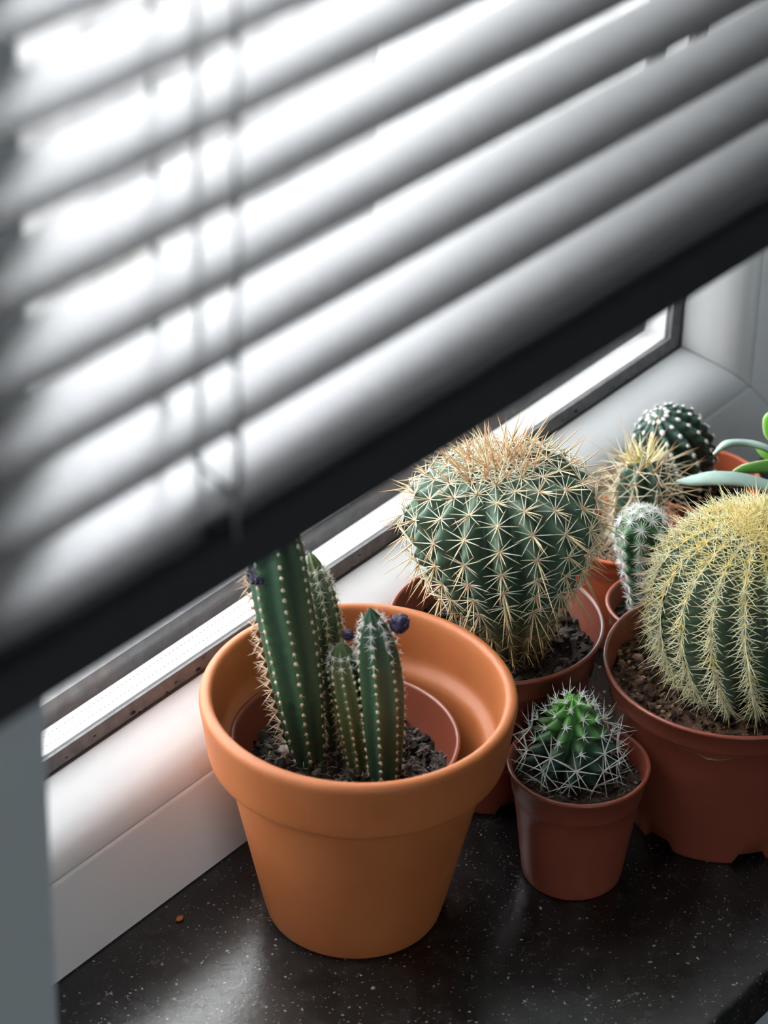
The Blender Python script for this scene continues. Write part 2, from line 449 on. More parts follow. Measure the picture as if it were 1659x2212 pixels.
for cx_ in (CORDX, .43):
    z0 = bz(cx_, .4255) - .80
    for dy in (-.0132, .0132):
        b = B(); b.add(*tube([(cx_ + .0008 * math.sin(k * 1.3 + dy * 200), dy, z0 + k * (top_z - z0) / 80) for k in range(81)], .00050, 6)); b.obj('ladder_cord', M['cord'], blind, True)
    b = B(); b.add(*tube([(cx_ + .002, .001, z0), (cx_ + .0015, .001, top_z)], .00065, 6)); b.obj('lift_cord', M['cord'], blind, True)
    b = B()
    for i in range(NSL):
        z = bz(cx_, SZ0 + i * PITCH) - .80 - .0008
        b.add(*tube([(cx_ - .0004, -.0132, z - .0003), (cx_ + .001, 0, z + .0004), (cx_, .0132, z - .0003)], .0004, 5))
        for dy in (-.0132, .0132):
            b.add(*tube([(cx_, dy, z - .0014), (cx_, dy, z + .0014)], .0010, 6))
    b.obj('ladder_rungs', M['cord'], blind, True, kind='stuff')
    v, f = lathe([(.0001, -.002), (.0032, -.0018), (.0040, 0), (.0040, .004), (.0030, .0062), (.0001, .0066)], 20)
    o = mk('cord_plug', v, f, M['rail'], blind, True); o.location = (cx_ + .001, -.0045, bz(cx_, .4268) - .80)
b = B(); zc = bz(CORDX, .431) - .80
b.add(*tube(catmull([(CORDX + .0006, .0132, zc + .040), (CORDX - .002, .006, zc + .020), (CORDX + .003, -.001, zc + .008), (CORDX + .004, -.010, zc + .006), (CORDX + .001, -.0132, zc + .020), (CORDX, -.0132, zc + .030)], 8), .0005, 6))
b.obj('cord_loop', M['cord'], blind, True)

# ------------------------------------------------------------------ spines
NS = 4


def unit_spine(bend=.06):
    v = []; f = []; t = []
    lv = [(0, 1), (.35, .8), (.72, .5)]
    for z, r in lv:
        for k in range(NS):
            a = 2 * PI * k / NS; v.append((r * math.cos(a), r * math.sin(a) , z)); t.append(z)
    v.append((0, 0, 1)); t.append(1)
    for i in range(2):
        for k in range(NS):
            p, q = i * NS + k, i * NS + (k + 1) % NS; f.append((p, q, q + NS, p + NS))
    for k in range(NS): f.append((2 * NS + k, 2 * NS + (k + 1) % NS, 3 * NS))
    return np.array(v), f, t


UV, UF, UT = unit_spine()
_spm = {}


def spine_data(m):
    if m not in _spm:
        me = bpy.data.meshes.new('spine'); me.from_pydata([tuple(x) for x in UV], [], UF)
        me.polygons.foreach_set('use_smooth', [True] * len(me.polygons))
        a = me.attributes.new('t', 'FLOAT', 'POINT'); a.data.foreach_set('value', np.array(UT, np.float32)); me.materials.append(M[m]); _spm[m] = me
    return _spm[m]


def frame_of(d):
    d = d.normalized(); a = d.orthogonal().normalized(); return a, d.cross(a), d


def add_spines(spines, parent, base, nmax=300):
    """spines: (pos, dir, length, thick, bend vector, material); the ones that show largest become parts, the rest one joined part"""
    tocam = lambda p: (CAM - (base + p)).normalized()
    sc_ = []
    for i, s in enumerate(spines):
        p, d, L, th, bd, m, nrm = s
        tc_ = tocam(p); vis = nrm.dot(tc_)
        proj = (d - tc_ * d.dot(tc_)).length * L * math.sqrt(th)
        sc_.append((-(proj if vis > -.05 else proj * .05), i))
    sc_.sort(); big = set(i for _, i in sc_[:nmax])
    rest = {}
    for i, (p, d, L, th, bd, m, nrm) in enumerate(spines):
        a, b_, d_ = frame_of(d)
        if i in big:
            o = bpy.data.objects.new('spine', spine_data(m)); C.objects.link(o); o.parent = parent
            mt = Matrix((a * th, b_ * th, d_ * L)).transposed().to_4x4(); mt.translation = p
            o.matrix_local = mt
        else:
            A = np.array([a * th, b_ * th, d_ * L]); V = UV @ A + np.array(p)
            z = UV[:, 2:3]; V = V + np.array(bd) * (z ** 2) * L
            rest.setdefault(m, []).append(V)
    for m, Vs in rest.items():
        n = len(UV); verts = np.concatenate(Vs); faces = []
        for k in range(len(Vs)): faces += [tuple(q + k * n for q in f_) for f_ in UF]
        mk('fine_spines', verts, faces, M[m], parent, True, 'stuff', ts=UT * len(Vs))


def stem(parent, axis, prof, nr, depth, cfun, name='stem', spacing=.008, bump=.0, phase=0., twist=0., sharp=1.0, res=8, stag=False, tmax=.93, tmin=.02):
    """axis: points from root to tip; prof: (fraction along the axis, radius). returns object and areole list"""
    ax = catmull(axis, 20)
    seg = np.linalg.norm(np.diff(ax, axis=0), axis=1); cum = np.concatenate([[0], np.cumsum(seg)]); Ltot = cum[-1]
    pr = catmull([(h * Ltot, r) for h, r in prof], 14); pr[:, 1] = np.maximum(pr[:, 1], 0.00005)
    ds = np.linalg.norm(np.diff(pr, axis=0), axis=1); S = np.concatenate([[0], np.cumsum(ds)]); ST = S[-1]
    ns = max(30, int(ST / max(.0008, spacing / 7))); ss = np.linspace(0, ST, ns + 1)
    hh = np.interp(ss, S, pr[:, 0]); rr = np.interp(ss, S, pr[:, 1])
    pc = np.stack([np.interp(hh, cum, ax[:, k]) for k in range(3)], 1)
    tg = np.stack([np.interp(hh + .0005, cum, ax[:, k]) - np.interp(hh - .0005, cum, ax[:, k]) for k in range(3)], 1)
    tg = np.array([Vector(t).normalized() for t in tg]); tg[-1] = tg[-2]
    dr = np.gradient(rr, ss); dh = np.gradient(hh, ss)
    nu = nr * res
    X0 = np.array([1., 0, 0]); verts = []; cols = []
    fr = []
    for i in range(ns + 1):
        t = Vector(tg[i]); e1 = Vector(X0) - t * t.dot(Vector(X0)); e1.normalize(); e2 = t.cross(e1); fr.append((np.array(e1), np.array(e2), np.array(t)))

    def crest(i, j):  # angle of rib j
        return 2 * PI * (j + phase) / nr + twist * ss[i] / ST

    for i in range(ns + 1):
        e1, e2, t = fr[i]
        for k in range(nu):
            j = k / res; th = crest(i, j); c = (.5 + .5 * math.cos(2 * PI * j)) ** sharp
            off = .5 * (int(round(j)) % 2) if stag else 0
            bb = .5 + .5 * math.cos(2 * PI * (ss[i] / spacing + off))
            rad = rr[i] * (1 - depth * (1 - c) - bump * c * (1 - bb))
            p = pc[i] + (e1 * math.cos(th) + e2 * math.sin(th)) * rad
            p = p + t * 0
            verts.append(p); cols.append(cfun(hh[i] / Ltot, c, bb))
    faces = []
    for i in range(ns):
        for k in range(nu):
            a, b_ = i * nu + k, i * nu + (k + 1) % nu; faces.append((a, b_, b_ + nu, a + nu))
    faces.append(tuple(range(ns * nu, (ns + 1) * nu)))
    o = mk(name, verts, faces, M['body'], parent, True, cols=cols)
    ar = []
    for j in range(nr):
        off = .5 * (j % 2) if stag else 0
        k = 0
        while True:
            s = (k + off) * spacing
            k += 1
            if s > ST * tmax: break
            if s < ST * tmin: continue
            i = min(ns, int(round(s / ST * ns))); e1, e2, t = fr[i]; th = crest(i, j)
            rad = e1 * math.cos(th) + e2 * math.sin(th)
            n_ = rad * dh[i] - t * dr[i]; u_ = t * dh[i] + rad * dr[i]
            N = Vector(n_).normalized(); U = Vector(u_).normalized()
            ar.append((Vector(pc[i] + rad * rr[i]), N, U, hh[i] / Ltot, s / ST))
    return o, ar


def wool(parent, ar, r, m='wool', sq=.6, pick=None):
    b = B(); pts, fs = lathe([(.0001, -.3), (.8, 0), (1, .35), (.75, .8), (.0001, 1.0)], 7)
    for (p, N, U, h, s) in ar:
        if pick and not pick(h): continue
        q = r * rnd.uniform(.8, 1.25); W = N.cross(U)
        b.add([p - N * q * .2 + W * x * q * .8 + U * y * q + N * z * q * sq for x, y, z in pts], fs)
    b.obj('areoles', M[m], parent, True, kind='stuff')


def radial(ar, k, L, th, m, lift=.35, jit=.25, spread=(0, 360), up0=0, bend=.1, key=None, skip=0):
    out = []
    for (p, N, U, h, s) in ar:
        if rnd.random() < skip: continue
        W = N.cross(U); LL = L(h) if callable(L) else L; mm = m(h) if callable(m) else m
        for i in range(k):
            a = math.radians(spread[0] + (spread[1] - spread[0]) * (i + rnd.uniform(-.3, .3)) / (k if spread[1] - spread[0] == 360 else max(1, k - 1))) + up0
            d = (U * math.cos(a) + W * math.sin(a)) + N * (lift + rnd.uniform(-jit, jit) * .8)
            d.normalize(); l = LL * rnd.uniform(1 - jit, 1 + jit)
            out.append((p, d, l, th * rnd.uniform(.8, 1.15), (0, 0, -bend * rnd.random()), mm, N))
    return out


def central(ar, k, L, th, m, tilt=-.2, jit=.35, bend=.1, prob=1):
    out = []
    for (p, N, U, h, s) in ar:
        for i in range(k):
            if rnd.random() > prob: continue
            W = N.cross(U); tt = tilt(h) if callable(tilt) else tilt
            d = (N + U * (tt + rnd.uniform(-jit, jit)) + W * rnd.uniform(-jit, jit)).normalized()
            LL = L(h) if callable(L) else L; mm = m(h) if callable(m) else m
            out.append((p, d, LL * rnd.uniform(.65, 1.35), th, (0, 0, -bend * rnd.random()), mm, N))
    return out


# ------------------------------------------------------------------ pots and soil
def plastic_pot(parent, r, h, rb, m='plastic', collar=.16, notch=True, n=96):
    t = .0011; ch = h * collar; rc = r - .0012 - ch * .10; step = .0009
    prof = [(.0005, .004), (rb * .45, .004), (rb - .0035, .004), (rb - .0028, .003), (rb - .0026, 0.0002), (rb - .0006, 0), (rb, .0008), (rb + .0004, .003)]
    nb = 5
    for k in range(1, nb + 1):
        q = k / nb; prof.append((rb + .0004 + (rc - step - rb - .0004) * q, .003 + (h - ch - .003) * q))
    prof += [(rc - step * .3, h - ch + .0006), (rc, h - ch + .0014), (r - .0012, h - .0022), (r - .0002, h - .0016), (r, h - .0008), (r - .0003, h - .0002), (r - .0010, h), (r - .0018, h - .0003), (r - .0022, h - .0012),
             (rc - t, h - ch + .0012), (rc - step - t, h - ch), (rb + .0004 - t + (rc - step - rb) * .4, h * .45), (.0005, h * .45)]

    def zf(i, a, z):
        if notch and i in (4, 5, 6, 7):
            q = (math.degrees(a) + 18) % 60
            if q < 21: return max(z, .0042) + i * .0002
        return z
    v, f = lathe(prof, n, zf)
    return mk('pot', v, f, M[m], parent, True)


def lump(b, p, r, col, flat=.7):
    k = 6; pts = []; rot = rnd.uniform(0, 6.28); st = rnd.uniform(.7, 1.5)
    for z, q in ((-.7, .6), (0, 1), (.65, .65)):
        for i in range(k):
            a = rot + 2 * PI * i / k; rr = r * q * rnd.uniform(.7, 1.25)
            pts.append((p[0] + rr * math.cos(a) * st, p[1] + rr * math.sin(a) / st, p[2] + z * r * flat))
    f = []
    for l in range(2):
        for i in range(k): f.append((l * k + i, l * k + (i + 1) % k, (l + 1) * k + (i + 1) % k, (l + 1) * k + i))
    f.append(tuple(range(2 * k, 3 * k))); g_ = rnd.uniform(.6, 1.4); b.add(pts, f, tuple(c * g_ for c in col))


def soil(parent, r, z, h=.004, n=500, col=(.05, .035, .028), col2=(.16, .11, .08), crumb=(.0006, .0016), slope=(0, 0), seed=0, fib=60, fibcol=(.22, .17, .13)):
    b = B(); rs = 26; na = 64; v = []; f = []; cs = []

    def hz(x, y):
        q = noise.noise(Vector((x * 90 + seed, y * 90, 0))) * h + noise.noise(Vector((x * 320, y * 320, seed))) * h * .45 + noise.noise(Vector((x * 900, y * 900, seed))) * h * .2
        return z + q + slope[0] * x + slope[1] * y
    for i in range(rs + 1):
        rr = r * i / rs
        for k in range(na):
            a = 2 * PI * k / na; x, y = rr * math.cos(a), rr * math.sin(a); v.append((x, y, hz(x, y)))
            c = .5 + .5 * noise.noise(Vector((x * 500, y * 500, 3 + seed))); cs.append(tuple(col[j] + (col2[j] - col[j]) * c * .6 for j in range(3)))
    for i in range(rs):
        for k in range(na): f.append((i * na + k, i * na + (k + 1) % na, (i + 1) * na + (k + 1) % na, (i + 1) * na + k))
    b.add(v, f, cs)
    for _ in range(n):
        q = math.sqrt(rnd.random()) * (r - .001); a = rnd.uniform(0, 2 * PI); x, y = q * math.cos(a), q * math.sin(a)
        s = rnd.uniform(*crumb) * (1.9 if rnd.random() < .07 else 1)
        u = rnd.random() ** 2.4; cc = tuple(col[j] + (col2[j] - col[j]) * u for j in range(3))
        if q + s > r: continue
        lump(b, (x, y, hz(x, y) + s * .25), s, cc)
    for _ in range(fib):
        q = math.sqrt(rnd.random()) * (r - .006); a = rnd.uniform(0, 2 * PI); x, y = q * math.cos(a), q * math.sin(a); a2 = rnd.uniform(0, 2 * PI); L = rnd.uniform(.002, .0055)
        p = Vector((x, y, hz(x, y) + .0007)); d = Vector((math.cos(a2), math.sin(a2), rnd.uniform(-.1, .5))) * L
        vv, ff = tube([p - d / 2, p + Vector((rnd.uniform(-.0006, .0006), rnd.uniform(-.0006, .0006), .0005)), p + d / 2], .00022, 4, .0001)
        g_ = rnd.uniform(.5, 1.4); b.add(vv, ff, tuple(c * g_ for c in fibcol))
    return b.obj('soil', M['soil'], parent, False, kind='stuff')


def pot_xy(px, py, z): p = on(px, py, 2, z); return Vector((p.x, p.y, 0))


# --- big clay pot
clay = thing('clay_pot', 'large terracotta clay pot with thick rounded rim, standing nearest the window blind', 'flower pot', (0, 0, 0))
prof = [(.0005, .006), (.008, .006), (.008, .0), (.0340, .0), (.0362, .0006), (.0372, .0025), (.0372 + (.0542 - .0372) * .5, .042), (.0538, .0795), (.0545, .0812), (.0575, .0818), (.0602, .0824), (.0612, .0840), (.0622, .092),
        (.0632, .100), (.0642, .1062), (.0645, .1085), (.0638, .1103), (.0622, .1112), (.0604, .1112), (.0592, .1102), (.0586, .1080), (.0578, .098), (.0572, .0905), (.0560, .0880), (.0525, .0866), (.0510, .0850), (.0490, .070), (.0330, .010), (.0005, .008)]
fine = []
v, f = lathe(prof, 160); o = mk('pot_body', v, f, M['terracotta'], clay, True)
md = o.modifiers.new('sub', 'SUBSURF'); md.levels = 1; md.render_levels = 1

# --- cactus A, columnar cluster in an inner plastic pot inside the clay pot
bA = Vector((-.002, .0048, .0075))
# the inner pot stands on the clay floor
A = thing('columnar_cactus', 'clump of four ribbed columnar cactus stems with purple buds, set inside the clay pot', 'cactus', bA)
HI = .0795
plastic_pot(A, .0470, HI, .0262, notch=False)
SZ = .0645 + .006
so = soil(A, .0435, SZ - bA.z, h=.006, n=1300, col=(.016, .013, .012), col2=(.20, .175, .155), crumb=(.0004, .0015), seed=3, fib=420, fibcol=(.32, .26, .22))


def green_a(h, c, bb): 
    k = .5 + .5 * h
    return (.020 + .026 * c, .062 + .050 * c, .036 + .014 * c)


def green_old(h, c, bb):
    return (.055 + .05 * c, .095 + .05 * c, .038 + .01 * c)


def column(pxs, rpx, nr, depth, cf, base_px, z0, phase=0, away=0):
    base = on(*base_px, 2, z0); pts = [base - Vector((0, 0, .006))] + [vp(x, y, base, away * i / len(pxs)) for i, (x, y) in enumerate(pxs)]
    return [p - bA for p in pts], base


def mmr(px, base): return px * (-(R.transposed() @ (base - CAM)).z) / FPX


def colm(pxs, base_px, widths, nr, depth, cf, phase, z0=SZ, away=0, spacing=.0052, bump=.03):
    pts, base = column(pxs, None, nr, depth, cf, base_px, z0, phase, away)
    prof = [(h, mmr(w_, base)) for h, w_ in widths]
    return stem(A, pts, prof, nr, depth, cf, spacing=spacing, bump=bump, phase=phase, sharp=1.3)


s1, a1 = colm([(655, 1560), (634, 1420), (610, 1290), (596, 1190), (590, 1120), (588, 1085)], (672, 1640), [(0, 36), (.15, 46), (.35, 58), (.6, 64), (.8, 62), (.92, 46), (.975, 26), (1, .5)], 7, .17, green_a, .42, spacing=.0052)
s2, a2 = colm([(718, 1500), (706, 1380), (692, 1290), (677, 1225), (668, 1192)], (728, 1600), [(0, 28), (.2, 34), (.45, 37), (.75, 34), (.9, 24), (.97, 12), (1, .5)], 8, .20, green_old, .1, away=.012, spacing=.0038)
s3, a3 = colm([(768, 1580), (752, 1490), (741, 1430), (736, 1388)], (782, 1655), [(0, 28), (.2, 34), (.5, 38), (.78, 35), (.92, 24), (.98, 11), (1, .5)], 9, .16, green_old, .3, spacing=.0037)
s4, a4 = colm([(828, 1590), (824, 1500), (816, 1420), (806, 1350), (799, 1312)], (832, 1672), [(0, 34), (.2, 42), (.5, 49), (.72, 46), (.86, 34), (.95, 17), (1, .5)], 7, .20, green_a, .05, spacing=.0044)
for s, a, lw in ((s1, a1, .0009), (s2, a2, .0008), (s3, a3, .00075), (s4, a4, .0009)):
    wool(s, a, lw)
    sp = radial(a, 4, (lambda h: .0014 if h > .6 else .0017), .00010, (lambda h: 'sp_tan' if h < .75 else 'sp_white'), lift=.9, jit=.4)
    if s is s1: sp += radial([q for q in a if q[1].dot(CAMR) < -.72 and q[3] < .85], 9, .0062, .00017, 'sp_tan', lift=.9, jit=.4)
    if s is not s1: sp += radial([q for q in a if q[3] > .82], 8, .0032, .00013, 'sp_white', lift=.6, jit=.4)
    if s is s4: sp += radial([q for q in a if q[1].dot(Vector(XW)) > .3 or q[3] > .7], 4, .0030, .00012, 'sp_white', lift=.8, jit=.4)
    if s is s2: sp += radial(a, 5, .0034, .00012, 'sp_pale', lift=.5, jit=.4)
    add_spines(sp, s, bA, 140)
# tan spine fringe at the root of the tall stem
fr_ = []
for k in range(90):
    p = on(rnd.uniform(628, 690), rnd.uniform(1600, 1665), 2, SZ) - bA + Vector((0, 0, rnd.uniform(-.002, .004)))
    d = Vector((rnd.uniform(-1, 1), rnd.uniform(-1, 1), rnd.uniform(.1, 1))).normalized(); fr_.append((p, d, rnd.uniform(.003, .006), .00018, (0, 0, 0), 'sp_tan', d))
add_spines(fr_, s1, bA, 30)


def bud(par, px, py, base, rpx, away=0, st=1.0):
    c = vp(px, py, base, away) - bA; r = mmr(rpx, base)
    b = B(); v, f = lathe([(.0001, -.9), (.55, -.75), (.95, -.2), (1.0, .3), (.75, .85), (.4, 1.05), (.0001, .95)], 18)
    v = [tuple(c + Vector(p) * r * (1 + .16 * noise.noise(Vector(p) * 4 + Vector((px, 0, 0)))) * Vector((1, 1, st))[0]) for p in v]
    b.add(v, f)
    # ragged dried petals
    for k in range(14):
        a = 2 * PI * k / 14; d = Vector((math.cos(a), math.sin(a), rnd.uniform(-.5, 1.1))).normalized()
        p = c + d * r * .8; b.add(*tube([p, p + d * r * .35, p + d * r * .45 + Vector((0, 0, r * .1))], r * .22, 5, r * .06))
    return b.obj('flower_bud', M['bud'], par, True)


bs1 = on(672, 1640, 2, SZ); bs4 = on(832, 1672, 2, SZ); bs2 = on(728, 1600, 2, SZ); bs3 = on(782, 1655, 2, SZ)
bud(s1, 560, 1246, bs1, 21, -.006); bud(s4, 862, 1350, bs4, 21); bud(s3, 752, 1373, bs3, 12, .004); bud(s2, 667, 1196, bs2, 6.5, .012)
pb = on(614, 1626, 2, SZ) - bA
v, f = lathe([(.0001, -.002), (.0022, -.001), (.0026, .0004), (.0019, .0017), (.0001, .0023)], 14)
o = mk('pebble', v, f, M['pebble'], A, True); o.location = pb + Vector((0, 0, .0012))

# --- cactus B, big club shaped one behind the clay pot
hB = .080; bB = pot_xy(1072, 1338, hB)
Bc = thing('club_cactus', 'large dark green club-shaped cactus with straw star spines and rusty crown behind the clay pot', 'cactus', bB)
plastic_pot(Bc, .0473, hB, .035)
soil(Bc, .0440, .0635, h=.006, n=900, col=(.022, .019, .018), col2=(.15, .13, .12), seed=9, fib=160)
rootB = on(1112, 1412, 2, .0635); topB = vp(1072, 1000, rootB, .004)
axB = [rootB - bB - Vector((0, 0, .004)), rootB.lerp(topB, .5) - bB, topB - bB]


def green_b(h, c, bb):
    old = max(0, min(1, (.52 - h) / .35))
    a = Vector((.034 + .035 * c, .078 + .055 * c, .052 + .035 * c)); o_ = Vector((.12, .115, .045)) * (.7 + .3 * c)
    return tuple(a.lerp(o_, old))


sB, aB = stem(Bc, axB, [(0, .0125), (.12, .0155), (.3, .0240), (.5, .0345), (.66, .0405), (.78, .0415), (.88, .0370), (.95, .0275), (.985, .015), (1, .0004)], 17, .24, green_b, spacing=.0108, bump=.07, phase=.2, sharp=1.0, stag=True, tmax=.975)
wool(sB, [a for a in aB if a[3] > .35], .0011)
hi = [a for a in aB if a[3] > .42]; lo = [a for a in aB if a[3] <= .42]; cr = [a for a in aB if a[4] > .86]
sp = radial(hi, 11, .0096, .00028, 'sp_pale', lift=.28, jit=.18, bend=.05) + central(hi, 2, .0135, .00034, 'sp_straw', tilt=-.55, jit=.45) + central(hi, 1, .022, .00034, 'sp_straw', tilt=-.9, jit=.3, prob=.35)
sp += radial(lo, 9, .0062, .00015, 'sp_olive', lift=.4, jit=.3) + central(lo, 2, .009, .00020, 'sp_straw', tilt=-.9)
sp += central(cr, 2, .013, .00030, (lambda h: rnd.choice(('sp_rust', 'sp_cream', 'sp_pale', 'sp_straw'))), tilt=.2, jit=.6, bend=0)
# dense tuft of young spines at the crown
tip = Vector(axB[-1])
for k in range(48):
    a = rnd.uniform(0, 2 * PI); q = math.sqrt(rnd.random()) * .016
    p = tip + Vector((q * math.cos(a), q * math.sin(a), -.0008 - q * .16)); d = Vector((math.cos(a) * q * 50, math.sin(a) * q * 50, 1)) + Vector((rnd.uniform(-.45, .45), rnd.uniform(-.45, .45), 0))
    sp.append((p, d.normalized(), rnd.uniform(.006, .016), .00034, (0, 0, 0), rnd.choice(('sp_rust', 'sp_rust', 'sp_straw', 'sp_pale', 'sp_pale')), Vector((0, 0, 1))))
add_spines(sp, sB, bB, 299)

# --- cactus C, golden barrel at the right
hC = .079; bC = pot_xy(1577, 1424, hC) + Vector((.0006, -.0012, 0))
Cc = thing('barrel_cactus', 'round golden-spined barrel cactus with a yellow crown in the wide brown pot at right', 'cactus', bC)
plastic_pot(Cc, .0557, hC, .0405, collar=.15)
soil(Cc, .0525, .0660, h=.005, n=2600, col=(.038, .025, .019), col2=(.36, .21, .135), seed=5, fib=120, crumb=(.0006, .0014))
rootC = on(1612, 1462, 2, .066); topC = vp(1652, 1132, rootC, -.005)
ccx = rootC.lerp(topC, .5)


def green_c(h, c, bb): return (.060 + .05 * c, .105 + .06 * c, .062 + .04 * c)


sC, aC = stem(Cc, [rootC - bC - Vector((0, 0, .003)), ccx - bC, topC - bC], [(0, .022), (.06, .0280), (.2, .0370), (.4, .0432), (.55, .0442), (.72, .0405), (.86, .0305), (.95, .0185), (.99, .008), (1, .0004)], 18, .22, green_c, spacing=.0046, bump=.04, phase=.15, twist=-.55, sharp=1.2, tmax=.97)
wool(sC, aC, .0013, 'wool_gold')
gold = lambda h: 'sp_gold' if rnd.random() < .12 + max(0, h - .82) * 4 else 'sp_cream'
sp = radial(aC, 13, (lambda h: .0088), .00020, gold, lift=.5, jit=.3, bend=.05) + central(aC, 3, .0100, .00021, gold, tilt=-.5, jit=.6)
tip = topC - bC
for k in range(520):
    a = rnd.uniform(0, 2 * PI); q = math.sqrt(rnd.random()) * .0105
    p = tip + Vector((q * math.cos(a), q * math.sin(a), -.0006 - (q / .0105) ** 2 * .0035)); d = Vector((math.cos(a) * q * 110, math.sin(a) * q * 110, .8)) + Vector((rnd.uniform(-.7, .7), rnd.uniform(-.7, .7), 0))
    sp.append((p, d.normalized(), rnd.uniform(.003, .0068), .00016, (0, 0, 0), 'sp_gold', Vector((0, 0, 1))))
add_spines(sp, sC, bC, 299)

# --- cactus D, small tubercled one in front
hD = .058; bD = pot_xy(1250.5, 1645, hD)
Dc = thing('knobbly_cactus', 'small bright green knobbly cactus with white star spines in the small brown pot in front', 'cactus', bD)
plastic_pot(Dc, .0303, hD, .0212, collar=.24, notch=False)
soil(Dc, .0278, .0470, h=.003, n=600, col=(.030, .025, .021), col2=(.20, .16, .12), seed=13, fib=80, crumb=(.0004, .0011))
rootD = on(1232, 1655, 2, .047); topD = vp(1238, 1503, rootD)


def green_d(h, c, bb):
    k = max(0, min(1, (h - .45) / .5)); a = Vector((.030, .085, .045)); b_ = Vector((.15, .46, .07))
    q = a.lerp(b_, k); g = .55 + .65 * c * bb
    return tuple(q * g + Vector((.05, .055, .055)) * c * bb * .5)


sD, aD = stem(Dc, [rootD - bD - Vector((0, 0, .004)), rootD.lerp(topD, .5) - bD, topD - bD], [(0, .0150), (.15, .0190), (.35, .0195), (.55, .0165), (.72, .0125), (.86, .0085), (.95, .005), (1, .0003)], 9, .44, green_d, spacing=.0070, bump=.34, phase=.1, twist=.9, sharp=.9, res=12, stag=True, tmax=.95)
wool(sD, aD, .0009, 'wool_white')
up = [a for a in aD if a[3] > .5]; dn = [a for a in aD if a[3] <= .5]
sp = radial(up, 7, (lambda h: .0050 - .0035 * max(0, h - .5)), .00019, 'sp_white', lift=.8, jit=.35) + radial(dn, 8, .0125, .00030, 'sp_white', lift=.38, jit=.3, bend=.05)
sp += central([a for a in dn if a[1].dot(XW) > .1], 2, .012, .00026, 'sp_straw', tilt=.4) + central(up, 1, .0055, .0002, 'sp_white', tilt=.3)
add_spines(sp, sD, bD, 280)

# --- cactus E, white starred pincushion
hE = .055; bE = pot_xy(1425, 1300, hE)
Ec = thing('pincushion_cactus', 'slim pincushion cactus covered in white starry spines, between the barrel and the club cactus', 'cactus', bE)
plastic_pot(Ec, .0246, hE, .0175, notch=False)
soil(Ec, .0222, .0445, h=.003, n=400, col=(.030, .026, .022), col2=(.16, .13, .11), seed=23, crumb=(.0004, .001), fib=60)
rootE = on(1404, 1330, 2, .0445); topE = vp(1384, 1103, rootE)


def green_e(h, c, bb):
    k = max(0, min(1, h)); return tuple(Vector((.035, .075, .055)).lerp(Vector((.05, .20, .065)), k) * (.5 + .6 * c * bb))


midE = vp(1396, 1230, rootE)
sE, aE = stem(Ec, [rootE - bE - Vector((0, 0, .004)), midE - bE, topE - bE], [(0, .0068), (.25, .0088), (.5, .0108), (.7, .0122), (.84, .0120), (.93, .0090), (.98, .005), (1, .0003)], 8, .22, green_e, spacing=.0072, bump=.22, phase=.2, sharp=.8, stag=True, twist=.5, tmax=.99)
wool(sE, aE, .0008, 'wool_white')
sp = radial(aE, 17, .0055, .00014, 'sp_white', lift=.22, jit=.15, bend=0) + radial([a for a in aE if a[3] > .55], 10, .0045, .00015, 'sp_white', lift=.5)
add_spines(sp, sE, bE, 290)

# --- cactus F, slim column with long straw spines
hF = .055; bF = pot_xy(1345, 1142, hF)
Fc = thing('spiny_column_cactus', 'slim upright cactus with very long straw-coloured spines, in front of the dark ball cactus', 'cactus', bF)
plastic_pot(Fc, .0298, hF, .0215, 'plastic_backlit')
soil(Fc, .0270, .0445, h=.004, n=500, col=(.06, .04, .03), col2=(.22, .15, .11), seed=33, crumb=(.0005, .0013), fib=380, fibcol=(.40, .29, .21))
rootF = on(1368, 1175, 2, .0445); topF = vp(1392, 992, rootF)


def green_f(h, c, bb): return (.028 + .10 * c * .6, .075 + .13 * c * .6, .050 + .06 * c)


sF, aF = stem(Fc, [rootF - bF - Vector((0, 0, .004)), vp(1382, 1090, rootF) - bF, topF - bF], [(0, .0100), (.3, .0112), (.6, .0116), (.82, .0112), (.93, .0088), (.98, .005), (1, .0003)], 6, .34, green_f, spacing=.0062, bump=.06, phase=.25, sharp=1.1, res=12, tmax=.97)
wool(sF, aF, .0014)
sp = radial(aF, 8, (lambda h: .009 + .006 * h), .00022, 'sp_pale', lift=.5, jit=.35, bend=.15) + central(aF, 2, (lambda h: .013 + .008 * h), .00028, 'sp_straw', tilt=.0, jit=.6)
tip = topF - bF
for k in range(34):
    a = rnd.uniform(0, 2 * PI); q = math.sqrt(rnd.random()) * .006
    p = tip + Vector((q * math.cos(a), q * math.sin(a), -.0008)); d = Vector((math.cos(a), math.sin(a), rnd.uniform(.2, 2.0)))
    sp.append((p, d.normalized(), rnd.uniform(.006, .014), .00055, (0, 0, 0), rnd.choice(('sp_cream', 'sp_gold')), Vector((0, 0, 1))))
add_spines(sp, sF, bF, 280)

# --- cactus G, dark ball with woolly dots
hG = .055; bG = pot_xy(1516, 1033, hG)
Gc = thing('ball_cactus', 'dark ball cactus dotted with white woolly tufts in the backlit orange pot in the window corner', 'cactus', bG)
plastic_pot(Gc, .0290, hG, .0205, 'plastic_backlit')
soil(Gc, .0262, .0440, h=.004, n=450, col=(.022, .019, .017), col2=(.12, .10, .08), seed=43, crumb=(.0005, .0013), fib=60)
rootG = on(1475, 1058, 2, .044); topG = vp(1418, 893, rootG, -.004)


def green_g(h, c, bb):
    k = max(0, min(1, (h - .6) / .4)); return tuple(Vector((.022, .045, .030)).lerp(Vector((.055, .12, .10)), k) * (.6 + .5 * c))


